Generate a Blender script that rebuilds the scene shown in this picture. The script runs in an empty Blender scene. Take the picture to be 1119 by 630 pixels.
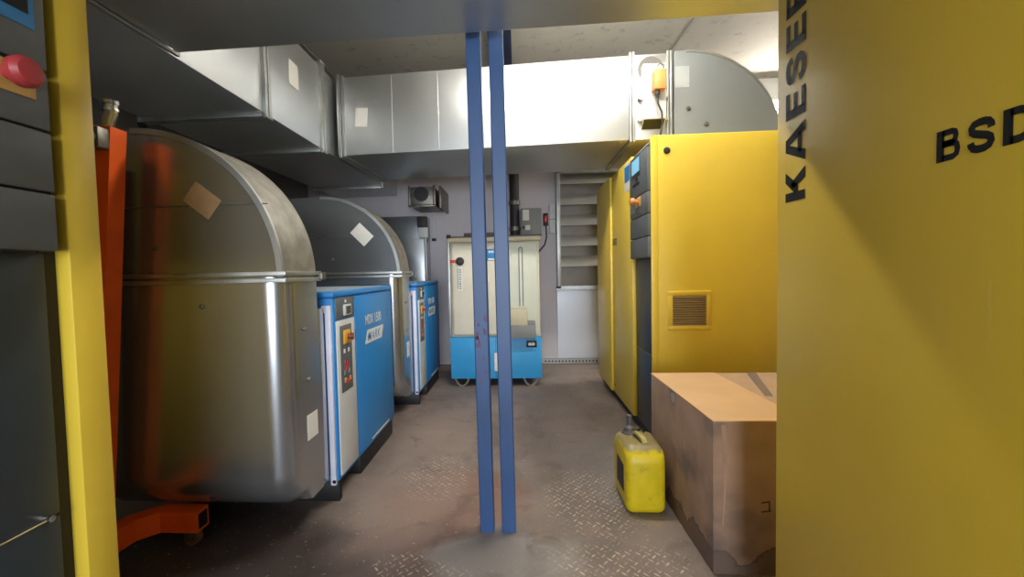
import bpy, bmesh, math, random
from mathutils import Vector, Matrix
random.seed(7)
S = bpy.context.scene
COL = S.collection

# ------------------------------------------------------------------ camera, world, lights, exposure
F_PX, PP_X = 455.0, 540.0                      # focal length and principal point for a 1119 x 630 frame
YAW, PITCH, ROLL = math.radians(3.4), math.radians(-2.25), 0.022
fwd = Vector((-math.sin(YAW) * math.cos(PITCH), math.cos(YAW) * math.cos(PITCH), math.sin(PITCH)))
rt = fwd.cross(Vector((0, 0, 1))).normalized()
up = rt.cross(fwd)
cr, sr = math.cos(ROLL), math.sin(ROLL)
rt, up = cr * rt - sr * up, sr * rt + cr * up
cd = bpy.data.cameras.new('camera')
cam = bpy.data.objects.new('camera', cd)
COL.objects.link(cam)
cam.matrix_world = Matrix(((rt.x, up.x, -fwd.x, 0), (rt.y, up.y, -fwd.y, 0), (rt.z, up.z, -fwd.z, 1.0), (0, 0, 0, 1)))
cd.sensor_fit = 'HORIZONTAL'
cd.sensor_width = 36
cd.lens = F_PX / 1119 * 36
cd.shift_x = (559.5 - PP_X) / 1119
cd.clip_start = 0.02
S.camera = cam

W = bpy.data.worlds.new('overcast')
S.world = W
W.use_nodes = True
W.node_tree.nodes['Background'].inputs[0].default_value = (0.75, 0.86, 1, 1)
W.node_tree.nodes['Background'].inputs[1].default_value = 1.0

DOOR_W, TUBE_A, TUBE_B = 290.0, 225.0, 420.0
al = bpy.data.lights.new('doorway_daylight', 'AREA')
al.shape = 'RECTANGLE'
al.size, al.size_y = 2.8, 2.3
al.energy = DOOR_W
al.color = (0.86, 0.93, 1.0)
alo = bpy.data.objects.new('doorway_daylight', al)
COL.objects.link(alo)
alo.location = (0.55, -5.45, 1.2)
alo.rotation_euler = (math.radians(90), 0, 0)

S.view_settings.view_transform = 'Standard'
S.view_settings.look = 'None'
S.view_settings.gamma = 1
S.view_settings.use_curve_mapping = False
S.view_settings.exposure = 0.15

# ------------------------------------------------------------------ mesh helpers
def bm_new():
    return bmesh.new()

def absorb(bm, t, mat=None):
    if mat is not None:
        bmesh.ops.transform(t, matrix=mat, verts=t.verts)
    t.verts.index_update()
    vs = [bm.verts.new(v.co) for v in t.verts]
    for f in t.faces:
        try:
            bm.faces.new([vs[v.index] for v in f.verts])
        except ValueError:
            pass
    t.free()

def box(bm, x0, x1, y0, y1, z0, z1, bev=0.0, seg=2, mat=None):
    t = bmesh.new()
    x0, x1 = min(x0, x1), max(x0, x1); y0, y1 = min(y0, y1), max(y0, y1); z0, z1 = min(z0, z1), max(z0, z1)
    v = [t.verts.new((x, y, z)) for z in (z0, z1) for (x, y) in ((x0, y0), (x1, y0), (x1, y1), (x0, y1))]
    for q in ((3, 2, 1, 0), (4, 5, 6, 7), (0, 1, 5, 4), (1, 2, 6, 5), (2, 3, 7, 6), (3, 0, 4, 7)):
        t.faces.new([v[i] for i in q])
    if bev > 0:
        bmesh.ops.bevel(t, geom=list(t.edges), offset=bev, segments=seg, profile=0.5, affect='EDGES')
    absorb(bm, t, mat)

def prism(bm, pts, ax, a0, a1, bev=0.0, seg=2, only=None):
    """pts: 2-D outline; ax: 'x','y','z' = extrusion axis. The outline lives in the other two axes in order."""
    t = bmesh.new()
    def P(p, a):
        return {'x': (a, p[0], p[1]), 'y': (p[0], a, p[1]), 'z': (p[0], p[1], a)}[ax]
    A = [t.verts.new(P(p, a0)) for p in pts]
    B = [t.verts.new(P(p, a1)) for p in pts]
    n = len(pts)
    t.faces.new(A); t.faces.new(B[::-1])
    for i in range(n):
        j = (i + 1) % n
        t.faces.new((A[j], A[i], B[i], B[j]))
    bmesh.ops.recalc_face_normals(t, faces=t.faces)
    if bev > 0:
        ed = [e for e in t.edges if only is None or only(e)]
        bmesh.ops.bevel(t, geom=ed, offset=bev, segments=seg, profile=0.5, affect='EDGES')
    absorb(bm, t)

def cyl(bm, p0, p1, r0, r1=None, seg=20):
    r1 = r0 if r1 is None else r1
    p0, p1 = Vector(p0), Vector(p1)
    d = p1 - p0
    q = d.to_track_quat('Z', 'Y').to_matrix().to_4x4()
    t = bmesh.new()
    A, B = [], []
    for i in range(seg):
        a = 2 * math.pi * i / seg
        A.append(t.verts.new((r0 * math.cos(a), r0 * math.sin(a), 0)))
        B.append(t.verts.new((r1 * math.cos(a), r1 * math.sin(a), d.length)))
    t.faces.new(A[::-1]); t.faces.new(B)
    for i in range(seg):
        j = (i + 1) % seg
        t.faces.new((A[i], A[j], B[j], B[i]))
    absorb(bm, t, Matrix.Translation(p0) @ q)

def lathe(bm, prof, origin, axis, seg=24):
    """prof: (radius, height) pairs turned about an axis"""
    q = Vector(axis).to_track_quat('Z', 'Y').to_matrix().to_4x4()
    t = bmesh.new()
    rings = []
    for r, h in prof:
        rings.append([t.verts.new((r * math.cos(2 * math.pi * i / seg), r * math.sin(2 * math.pi * i / seg), h)) for i in range(seg)])
    for a, b in zip(rings, rings[1:]):
        for i in range(seg):
            j = (i + 1) % seg
            t.faces.new((a[i], a[j], b[j], b[i]))
    t.faces.new(rings[0][::-1]); t.faces.new(rings[-1])
    absorb(bm, t, Matrix.Translation(Vector(origin)) @ q)

def tube(bm, pts, r, seg=10, square=None):
    """round (or square) section swept along a polyline"""
    pts = [Vector(p) for p in pts]
    t = bmesh.new()
    rings = []
    n = len(pts)
    prev = None
    for i, p in enumerate(pts):
        if i == 0: d = pts[1] - pts[0]
        elif i == n - 1: d = pts[-1] - pts[-2]
        else: d = (pts[i + 1] - p).normalized() + (p - pts[i - 1]).normalized()
        d.normalize()
        k = 1.0
        if 0 < i < n - 1:
            k = 1 / max(0.35, d.dot((pts[i + 1] - p).normalized()))
        if prev is None:
            ref = Vector((0, 0, 1)) if abs(d.z) < 0.9 else Vector((0, 1, 0))
            a = d.cross(ref).normalized()
        else:
            a = (prev - d * prev.dot(d)).normalized()
        prev = a
        b = d.cross(a)
        if square:
            w, h = square
            rings.append([t.verts.new(p + a * sx * w * k / 2 + b * sy * h / 2) for sx, sy in ((-1, -1), (1, -1), (1, 1), (-1, 1))])
        else:
            rings.append([t.verts.new(p + (a * math.cos(2 * math.pi * j / seg) + b * math.sin(2 * math.pi * j / seg)) * r) for j in range(seg)])
    for A, B in zip(rings, rings[1:]):
        m = len(A)
        for i in range(m):
            j = (i + 1) % m
            t.faces.new((A[i], A[j], B[j], B[i]))
    t.faces.new(rings[0][::-1]); t.faces.new(rings[-1])
    absorb(bm, t)

def arc(cx, cy, r, a0, a1, n=24):
    return [(cx + r * math.cos(math.radians(a0 + (a1 - a0) * i / n)), cy + r * math.sin(math.radians(a0 + (a1 - a0) * i / n))) for i in range(n + 1)]

ROOT_M = {}

def obj(name, bm, mat, parent=None, local=False, angle=35, label=None):
    """link the collected shape as ONE mesh object (shape given in world coordinates unless local)"""
    bmesh.ops.recalc_face_normals(bm, faces=bm.faces)
    me = bpy.data.meshes.new(name)
    bm.to_mesh(me); bm.free()
    for p in me.polygons: p.use_smooth = True
    me.set_sharp_from_angle(angle=math.radians(angle))
    me.materials.append(mat)
    o = bpy.data.objects.new(name, me)
    COL.objects.link(o)
    if parent is not None:
        o.parent = parent
        if not local:
            me.transform(wm(parent).inverted())
    if label: o['label'] = label
    return o

def wm(o):
    m = Matrix.LocRotScale(o.location, o.rotation_euler, o.scale)
    return wm(o.parent) @ m if o.parent else m

def tag(o, label, cat, group=None):
    o['label'] = label; o['category'] = cat
    if group: o['group'] = group
    return o

def thing(name, label, cat, loc=(0, 0, 0), rz=0.0, group=None):
    o = bpy.data.objects.new(name, None)
    COL.objects.link(o)
    o.location = loc
    o.rotation_euler = (0, 0, rz)
    o.empty_display_size = 0.1
    return tag(o, label, cat, group)

def struct(name, bm, mat):
    o = obj(name, bm, mat)
    o['kind'] = 'structure'
    return o

def copy_tree(o, parent=None):
    c = o.copy()
    COL.objects.link(c)
    c.parent = parent
    for ch in list(o.children):
        copy_tree(ch, c)
    return c

def lettering(name, body, size, origin, xdir, ydir, mat, parent, local=False, off=0.0, shear=0.0, sx=1.0, spacing=1.0, lift=0.0012):
    """flat mesh lettering whose baseline starts at origin and runs along xdir"""
    cu = bpy.data.curves.new(name, 'FONT')
    cu.body = body; cu.size = 1; cu.offset = off; cu.shear = shear; cu.space_character = spacing
    cu.extrude = 0.004
    tmp = bpy.data.objects.new('tmp', cu)
    COL.objects.link(tmp)
    bpy.context.view_layer.update()
    dg = bpy.context.evaluated_depsgraph_get()
    me = bpy.data.meshes.new_from_object(tmp.evaluated_get(dg))
    bpy.data.objects.remove(tmp)
    X, Y = Vector(xdir).normalized(), Vector(ydir).normalized()
    N = X.cross(Y)
    capk = 1 / 0.70
    s = size * capk
    M = Matrix.Translation(Vector(origin) + N * lift) @ Matrix(((X.x, Y.x, N.x, 0), (X.y, Y.y, N.y, 0), (X.z, Y.z, N.z, 0), (0, 0, 0, 1))) @ Matrix.Diagonal((s * sx, s, 0.06, 1))
    me.transform(M)
    if parent is not None and not local:
        me.transform(wm(parent).inverted())
    me.materials.clear(); me.materials.append(mat)
    me.name = name
    o = bpy.data.objects.new(name, me)
    COL.objects.link(o)
    o.parent = parent
    return o

GLYPHS = {   # heavy block capitals on a cap height of 1: (advance, polygons, ribbons)
    'K': (.97, [[(0, 0), (.28, 0), (.28, 1), (0, 1)], [(.24, .34), (.48, .34), (.95, 1), (.62, 1), (.24, .52)], [(.38, .60), (.56, .74), (.99, 0), (.65, 0)]], []),
    'A': (1.22, [[(0, 0), (.31, 0), (.69, 1), (.42, 1)], [(.91, 0), (1.22, 0), (.80, 1), (.53, 1)], [(.25, .18), (.97, .18), (.90, .38), (.32, .38)]], []),
    'E': (.84, [[(0, 0), (.29, 0), (.29, 1), (0, 1)], [(.2, .79), (.82, .79), (.82, 1), (.2, 1)], [(.2, .40), (.76, .40), (.76, .60), (.2, .60)], [(.2, 0), (.84, 0), (.84, .21), (.2, .21)]], []),
    'S': (.90, [], [(.23, [(.77, .66), (.75, .77), (.68, .86), (.55, .895), (.38, .895), (.22, .86), (.145, .76), (.16, .65), (.26, .58), (.45, .52), (.63, .46), (.74, .39), (.765, .28), (.70, .165), (.56, .11), (.36, .11), (.21, .155), (.14, .25), (.12, .34)])]),
    'R': (.97, [[(0, 0), (.29, 0), (.29, 1), (0, 1)], [(.40, .46), (.70, .46), (.97, 0), (.64, 0)]], [(.21, [(.2, .895), (.60, .895), (.72, .86), (.785, .77), (.785, .66), (.72, .56), (.60, .50), (.2, .50)])]),
    'B': (.88, [[(0, 0), (.29, 0), (.29, 1), (0, 1)]], [(.20, [(.2, .90), (.56, .90), (.67, .86), (.70, .76), (.67, .62), (.56, .56), (.2, .56)]), (.20, [(.2, .53), (.60, .53), (.73, .46), (.765, .32), (.73, .17), (.60, .10), (.2, .10)])]),
    'D': (.93, [[(0, 0), (.29, 0), (.29, 1), (0, 1)]], [(.22, [(.2, .89), (.46, .89), (.64, .84), (.77, .70), (.80, .5), (.77, .30), (.64, .16), (.46, .11), (.2, .11)])]),
}
def block_lettering(name, body, h, origin, xdir, ydir, mat_, parent, sx=1.0, gap=.19):
    X, Y, O = Vector(xdir), Vector(ydir), Vector(origin)
    N = X.cross(Y)
    bm = bmesh.new()
    def flat(pts, x):
        v = [bm.verts.new(O + X * ((x + p[0]) * h * sx) + Y * (p[1] * h) + N * .0009) for p in pts]
        bm.faces.new(v)
    x = 0
    for ch in body:
        adv, polys, ribs = GLYPHS[ch]
        for p in polys: flat(p, x)
        for w, pts in ribs:
            L_, R_ = [], []
            for i, p in enumerate(pts):
                a = Vector(pts[max(0, i - 1)]); c = Vector(pts[min(len(pts) - 1, i + 1)])
                d = (c - a).normalized(); n = Vector((-d.y, d.x)) * w / 2
                L_.append((p[0] + n.x, p[1] + n.y)); R_.append((p[0] - n.x, p[1] - n.y))
            for i in range(len(pts) - 1): flat([L_[i], R_[i], R_[i + 1], L_[i + 1]], x)
        x += adv + gap
    me = bpy.data.meshes.new(name); bm.to_mesh(me); bm.free()
    me.materials.append(mat_)
    o = bpy.data.objects.new(name, me); COL.objects.link(o); o.parent = parent
    return o

# ------------------------------------------------------------------ materials
def lin(c):
    return tuple(((v / 255) / 12.92 if v / 255 <= 0.04045 else ((v / 255 + 0.055) / 1.055) ** 2.4) for v in c) + (1,)

def node(nt, typ, **kw):
    n = nt.nodes.new(typ)
    for k, v in kw.items(): setattr(n, k, v)
    return n

def mat(name, rgb, rough=0.5, metal=0.0, var=0.12, scale=6.0, bump=0.0, bscale=60.0, spec=0.5, stretch=(1, 1, 1), rvar=0.0, coat=0.0):
    m = bpy.data.materials.new(name)
    m.use_nodes = True
    nt = m.node_tree
    b = nt.nodes['Principled BSDF']
    c = lin(rgb)
    b.inputs['Roughness'].default_value = rough
    b.inputs['Metallic'].default_value = metal
    b.inputs['Specular IOR Level'].default_value = spec
    b.inputs['Coat Weight'].default_value = coat
    tc = node(nt, 'ShaderNodeTexCoord')
    mp = node(nt, 'ShaderNodeMapping')
    mp.inputs['Scale'].default_value = stretch
    nt.links.new(tc.outputs['Object'], mp.inputs[0])
    nz = node(nt, 'ShaderNodeTexNoise')
    nz.inputs['Scale'].default_value = scale
    nz.inputs['Detail'].default_value = 5
    nt.links.new(mp.outputs[0], nz.inputs['Vector'])
    rp = node(nt, 'ShaderNodeValToRGB')
    rp.color_ramp.elements[0].position = 0.3
    rp.color_ramp.elements[1].position = 0.7
    rp.color_ramp.elements[0].color = tuple(v * (1 - var) for v in c[:3]) + (1,)
    rp.color_ramp.elements[1].color = tuple(min(1, v * (1 + var)) for v in c[:3]) + (1,)
    nt.links.new(nz.outputs['Fac'], rp.inputs[0])
    nt.links.new(rp.outputs[0], b.inputs['Base Color'])
    if rvar > 0:
        mr = node(nt, 'ShaderNodeMapRange')
        mr.inputs['From Min'].default_value = 0.3; mr.inputs['From Max'].default_value = 0.7
        mr.inputs['To Min'].default_value = rough - rvar; mr.inputs['To Max'].default_value = rough + rvar
        nt.links.new(nz.outputs['Fac'], mr.inputs['Value'])
        nt.links.new(mr.outputs[0], b.inputs['Roughness'])
    if bump > 0:
        n2 = node(nt, 'ShaderNodeTexNoise')
        n2.inputs['Scale'].default_value = bscale
        n2.inputs['Detail'].default_value = 4
        nt.links.new(mp.outputs[0], n2.inputs['Vector'])
        bp = node(nt, 'ShaderNodeBump')
        bp.inputs['Strength'].default_value = bump
        bp.inputs['Distance'].default_value = 0.01
        nt.links.new(n2.outputs['Fac'], bp.inputs['Height'])
        nt.links.new(bp.outputs[0], b.inputs['Normal'])
    return m

def emis(name, rgb, strength):
    m = bpy.data.materials.new(name)
    m.use_nodes = True
    b = m.node_tree.nodes['Principled BSDF']
    b.inputs['Base Color'].default_value = lin(rgb)
    b.inputs['Emission Color'].default_value = lin(rgb)
    b.inputs['Emission Strength'].default_value = strength
    return m

GALV = mat('galvanised_sheet', (200, 203, 204), rough=0.45, metal=0.95, var=0.04, scale=2.0)
GALV_D = mat('galvanised_flange', (178, 180, 178), rough=0.46, metal=0.9, var=0.15, scale=9)
GALV_G = mat('dull_grey_galvanised', (142, 148, 150), rough=0.55, metal=0.5, var=0.05, scale=3)
GALV_OLD = mat('weathered_galvanised', (176, 180, 185), rough=0.24, metal=0.87, var=0.05, scale=2)
DUSTY = mat('dusty_curved_sheet', (150, 146, 136), rough=0.5, metal=0.6, var=0.25, scale=16)
YEL = mat('yellow_enamel', (234, 201, 66), rough=0.38, var=0.04, scale=4, coat=0.1)
YEL_CAN = mat('yellow_plastic', (226, 200, 20), rough=0.42, var=0.10, scale=14)
GREY_CON = mat('slate_grey_plastic', (94, 99, 101), rough=0.5, var=0.08)
NAVY = mat('dark_navy_panel', (46, 57, 66), rough=0.4, var=0.08)
BLACK = mat('black_paint', (18, 18, 20), rough=0.5, var=0.2)
INK = mat('black_lettering', (14, 13, 14), rough=0.45, var=0.1)
BLUE = mat('blue_enamel', (36, 128, 200), rough=0.4, var=0.05, scale=5)
BLUE_L = mat('sky_blue_enamel', (50, 152, 212), rough=0.45, var=0.06, scale=8)
PANEL = mat('light_grey_panel', (204, 206, 204), rough=0.5, var=0.05)
POST = mat('blue_post_paint', (50, 82, 132), rough=0.42, var=0.16, scale=9, stretch=(1, 1, 0.35))
NAVYB = mat('navy_beam_paint', (24, 38, 72), rough=0.5, var=0.2)
ORANGE = mat('orange_crane_paint', (240, 96, 18), rough=0.38, var=0.10, scale=9)
CHROME = mat('bright_steel', (190, 188, 180), rough=0.22, metal=1.0, var=0.2, scale=20)
STEEL = mat('dull_steel', (120, 116, 108), rough=0.45, metal=0.8, var=0.2, scale=25)
CREAM = mat('cream_plastic', (214, 208, 190), rough=0.5, var=0.06, scale=5)
BEIGE = mat('beige_case', (196, 186, 158), rough=0.5, var=0.08)
GREYBX = mat('grey_case', (128, 130, 130), rough=0.55, var=0.1)
WHITE = mat('white_paper', (226, 224, 216), rough=0.7, var=0.04)
TAPE = mat('brown_paper_label', (170, 138, 96), rough=0.8, var=0.12, scale=20)
RED = mat('red_plastic', (196, 40, 30), rough=0.35, var=0.08)
ORG_PL = mat('orange_plastic', (218, 142, 78), rough=0.45, var=0.08)
SCREEN_B = emis('lit_blue_display', (130, 190, 220), 0.35)
SCREEN_D = mat('dark_display', (30, 36, 40), rough=0.15, var=0.05)
STICK_B = mat('blue_sticker', (36, 130, 196), rough=0.5, var=0.1)
PIPE_D = mat('dark_pipe', (40, 36, 38), rough=0.6, var=0.2)
RUBBER = mat('rubber', (26, 24, 24), rough=0.7)
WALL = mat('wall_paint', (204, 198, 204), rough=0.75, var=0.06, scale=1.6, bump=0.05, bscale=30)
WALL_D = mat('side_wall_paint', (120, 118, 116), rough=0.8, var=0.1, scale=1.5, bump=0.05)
SHEET = mat('white_sheet_panel', (214, 218, 228), rough=0.4, metal=0.3, var=0.05, scale=2)

def floor_material():
    m = bpy.data.materials.new('worn_painted_tread_plate')
    m.use_nodes = True
    nt = m.node_tree
    L = nt.links.new
    b = nt.nodes['Principled BSDF']
    tc = node(nt, 'ShaderNodeTexCoord')
    P = tc.outputs['Object']
    def noise(scale, detail=5, dist=0.0, rough=0.55):
        n = node(nt, 'ShaderNodeTexNoise')
        n.inputs['Scale'].default_value = scale; n.inputs['Detail'].default_value = detail
        n.inputs['Distortion'].default_value = dist; n.inputs['Roughness'].default_value = rough
        L(P, n.inputs['Vector'])
        return n.outputs['Fac']
    def math_(op, a, c=None):
        n = node(nt, 'ShaderNodeMath', operation=op)
        for i, v in enumerate((a, c)):
            if v is None: continue
            if isinstance(v, (int, float)): n.inputs[i].default_value = v
            else: L(v, n.inputs[i])
        return n.outputs[0]
    def ramp(f, lo, hi):
        n = node(nt, 'ShaderNodeMapRange')
        n.inputs['From Min'].default_value = lo; n.inputs['From Max'].default_value = hi
        L(f, n.inputs['Value'])
        return n.outputs[0]
    def mix(f, a, c):
        n = node(nt, 'ShaderNodeMix', data_type='RGBA')
        if isinstance(f, (int, float)): n.inputs[0].default_value = f
        else: L(f, n.inputs[0])
        for i, v in ((6, a), (7, c)):
            if isinstance(v, tuple): n.inputs[i].default_value = v
            else: L(v, n.inputs[i])
        return n.outputs[2]
    sep = node(nt, 'ShaderNodeSeparateXYZ')
    L(P, sep.inputs[0])
    X, Y = sep.outputs[0], sep.outputs[1]
    # patches: soft blobs on the floor around given spots, broken up by noise
    def blob(cx, cy, rx, ry, nscale=3.0, amt=0.9):
        dx = math_('DIVIDE', math_('SUBTRACT', X, cx), rx)
        dy = math_('DIVIDE', math_('SUBTRACT', Y, cy), ry)
        d = math_('SQRT', math_('ADD', math_('MULTIPLY', dx, dx), math_('MULTIPLY', dy, dy)))
        d = math_('ADD', d, math_('MULTIPLY', math_('SUBTRACT', noise(nscale, 6), 0.5), amt * 2))
        n = node(nt, 'ShaderNodeMapRange')
        n.inputs['From Min'].default_value = 1.15; n.inputs['From Max'].default_value = 0.75
        L(d, n.inputs['Value'])
        return n.outputs[0]
    base = mix(ramp(noise(2.2, 6), 0.35, 0.68), lin((112, 100, 95)), lin((146, 132, 125)))
    base = mix(math_('MULTIPLY', ramp(noise(9, 7, 0.5), 0.52, 0.72), 0.5), base, lin((150, 128, 112)))
    rust = math_('MULTIPLY', blob(-0.30, 1.75, 0.28, 0.35), 0.45)
    base = mix(rust, base, lin((150, 104, 82)))
    dark = math_('MULTIPLY', blob(-0.45, 1.40, 0.42, 0.22, 4), 0.55)
    base = mix(dark, base, lin((86, 66, 64)))
    pale = math_('MULTIPLY', blob(-0.06, 1.42, 0.26, 0.16, 5), 0.8)
    base = mix(pale, base, lin((156, 150, 148)))
    pale2 = math_('MULTIPLY', blob(0.42, 2.15, 0.25, 0.35, 4), 0.45)
    base = mix(pale2, base, lin((142, 138, 136)))
    base = mix(math_('MULTIPLY', blob(-1.15, 1.25, 0.62, 0.55, 2.5, 0.5), 0.88), base, lin((44, 34, 30)))  # oil-dark floor by the left duct and crane, its shade painted in
    base = mix(math_('MULTIPLY', blob(0.28, 2.75, 0.30, 0.95, 2.5, 0.5), 0.55), base, lin((88, 78, 75)))  # floor shadow right of the posts, put into the colour
    base = mix(math_('MULTIPLY', blob(-0.50, 2.25, 0.26, 0.8, 3, 0.5), 0.5), base, lin((158, 138, 128)))
    base = mix(math_('MULTIPLY', ramp(noise(5.5, 8, 0.8), 0.55, 0.70), 0.5), base, lin((84, 70, 66)))
    # tread plate lozenges, alternate cells turned a quarter
    p = 0.0245
    u = math_('DIVIDE', math_('ADD', X, Y), p * 1.4142)
    v = math_('DIVIDE', math_('SUBTRACT', X, Y), p * 1.4142)
    par = math_('MODULO', math_('ADD', math_('ADD', math_('FLOOR', u), math_('FLOOR', v)), 200.0), 2.0)
    fu = math_('SUBTRACT', math_('FRACT', u), 0.5)
    fv = math_('SUBTRACT', math_('FRACT', v), 0.5)
    def lo(a, c):
        q1 = math_('DIVIDE', a, 0.52); q2 = math_('DIVIDE', c, 0.15)
        return math_('ADD', math_('MULTIPLY', q1, q1), math_('MULTIPLY', q2, q2))
    dd = math_('ADD', math_('MULTIPLY', lo(fu, fv), par), math_('MULTIPLY', lo(fv, fu), math_('SUBTRACT', 1.0, par)))
    bar = node(nt, 'ShaderNodeMapRange')
    bar.inputs['From Min'].default_value = 1.25; bar.inputs['From Max'].default_value = 0.6
    L(dd, bar.inputs['Value'])
    bar = bar.outputs[0]
    worn = None
    for a in ((-0.42, 2.0, 0.17, 0.22), (0.30, 1.80, 0.20, 0.26), (0.32, 1.38, 0.24, 0.13), (-0.30, 1.30, 0.14, 0.10), (-0.42, 1.36, 0.10, 0.08)):
        w = blob(*a, 6, 0.55)
        worn = w if worn is None else math_('MAXIMUM', worn, w)
    worn = math_('MULTIPLY', worn, ramp(noise(30, 5), 0.42, 0.62))
    col = mix(math_('MULTIPLY', math_('MULTIPLY', bar, worn), 0.9), base, lin((204, 188, 168)))
    # crumbs and scuffs
    col = mix(math_('MULTIPLY', ramp(noise(60, 4), 0.64, 0.72), 0.6), col, lin((196, 184, 170)))
    col = mix(math_('MULTIPLY', ramp(noise(48, 4), 0.68, 0.76), 0.4), col, lin((56, 46, 42)))
    L(col, b.inputs['Base Color'])
    r = node(nt, 'ShaderNodeMapRange')
    r.inputs['To Min'].default_value = 0.42; r.inputs['To Max'].default_value = 0.75
    L(noise(5), r.inputs['Value'])
    L(r.outputs[0], b.inputs['Roughness'])
    bp = node(nt, 'ShaderNodeBump')
    bp.inputs['Strength'].default_value = 0.25; bp.inputs['Distance'].default_value = 0.002
    L(math_('ADD', math_('MULTIPLY', bar, math_('ADD', 0.15, worn)), math_('MULTIPLY', noise(40), 0.5)), bp.inputs['Height'])
    L(bp.outputs[0], b.inputs['Normal'])
    return m

def ceiling_material():
    m = mat('board_marked_concrete', (186, 182, 170), rough=0.85, var=0.10, scale=1.2, bump=0.12, bscale=25)
    nt = m.node_tree
    L = nt.links.new
    b = nt.nodes['Principled BSDF']
    src = b.inputs['Base Color'].links[0].from_socket
    tc = node(nt, 'ShaderNodeTexCoord')
    n = node(nt, 'ShaderNodeTexNoise')
    n.inputs['Scale'].default_value = 11; n.inputs['Detail'].default_value = 8; n.inputs['Roughness'].default_value = 0.7
    L(tc.outputs['Object'], n.inputs['Vector'])
    r = node(nt, 'ShaderNodeMapRange')
    r.inputs['From Min'].default_value = 0.56; r.inputs['From Max'].default_value = 0.72
    r.inputs['To Max'].default_value = 0.75
    L(n.outputs['Fac'], r.inputs['Value'])
    mx = node(nt, 'ShaderNodeMix', data_type='RGBA')
    L(r.outputs[0], mx.inputs[0]); L(src, mx.inputs[6])
    mx.inputs[7].default_value = lin((110, 104, 92))
    L(mx.outputs[2], b.inputs['Base Color'])
    return m

def cardboard_material():
    m = mat('worn_cardboard', (166, 136, 116), rough=0.85, var=0.14, scale=9, bump=0.04, bscale=40)
    nt = m.node_tree
    L = nt.links.new
    b = nt.nodes['Principled BSDF']
    src = b.inputs['Base Color'].links[0].from_socket
    tc = node(nt, 'ShaderNodeTexCoord')
    sep = node(nt, 'ShaderNodeSeparateXYZ')
    L(tc.outputs['Object'], sep.inputs[0])
    n = node(nt, 'ShaderNodeTexNoise')
    n.inputs['Scale'].default_value = 9; n.inputs['Detail'].default_value = 6
    L(tc.outputs['Object'], n.inputs['Vector'])
    a = node(nt, 'ShaderNodeMath', operation='MULTIPLY_ADD')
    L(n.outputs['Fac'], a.inputs[0]); a.inputs[1].default_value = 0.22; L(sep.outputs[2], a.inputs[2])
    # oil soaked foot of the box: a hard, wavy edge a hand's width above the floor
    r = node(nt, 'ShaderNodeMapRange')
    r.inputs['From Min'].default_value = 0.170; r.inputs['From Max'].default_value = 0.162
    L(a.outputs[0], r.inputs['Value'])
    mx = node(nt, 'ShaderNodeMix', data_type='RGBA')
    f = node(nt, 'ShaderNodeMath', operation='MULTIPLY'); L(r.outputs[0], f.inputs[0]); f.inputs[1].default_value = 0.75
    L(f.outputs[0], mx.inputs[0]); L(src, mx.inputs[6]); mx.inputs[7].default_value = lin((104, 88, 76))
    r2 = node(nt, 'ShaderNodeMapRange')       # dark rim of that edge
    ab = node(nt, 'ShaderNodeMath', operation='ABSOLUTE')
    su = node(nt, 'ShaderNodeMath', operation='SUBTRACT'); L(a.outputs[0], su.inputs[0]); su.inputs[1].default_value = 0.170
    L(su.outputs[0], ab.inputs[0]); L(ab.outputs[0], r2.inputs['Value'])
    r2.inputs['From Min'].default_value = 0.007; r2.inputs['From Max'].default_value = 0.003
    mx2 = node(nt, 'ShaderNodeMix', data_type='RGBA')
    f2 = node(nt, 'ShaderNodeMath', operation='MULTIPLY'); L(r2.outputs[0], f2.inputs[0]); f2.inputs[1].default_value = 0.7
    L(f2.outputs[0], mx2.inputs[0]); L(mx.outputs[2], mx2.inputs[6]); mx2.inputs[7].default_value = lin((58, 40, 32))
    # grease smears
    n3 = node(nt, 'ShaderNodeTexNoise'); n3.inputs['Scale'].default_value = 5.5; n3.inputs['Detail'].default_value = 3
    mp = node(nt, 'ShaderNodeMapping'); mp.inputs['Location'].default_value = (3.1, 1.7, 0.4); L(tc.outputs['Object'], mp.inputs[0]); L(mp.outputs[0], n3.inputs['Vector'])
    r3 = node(nt, 'ShaderNodeMapRange'); r3.inputs['From Min'].default_value = 0.50; r3.inputs['From Max'].default_value = 0.68; r3.inputs['To Max'].default_value = 0.75
    L(n3.outputs['Fac'], r3.inputs['Value'])
    mx3 = node(nt, 'ShaderNodeMix', data_type='RGBA')
    L(r3.outputs[0], mx3.inputs[0]); L(mx2.outputs[2], mx3.inputs[6]); mx3.inputs[7].default_value = lin((104, 92, 92))
    L(mx3.outputs[2], b.inputs['Base Color'])
    return m

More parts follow.
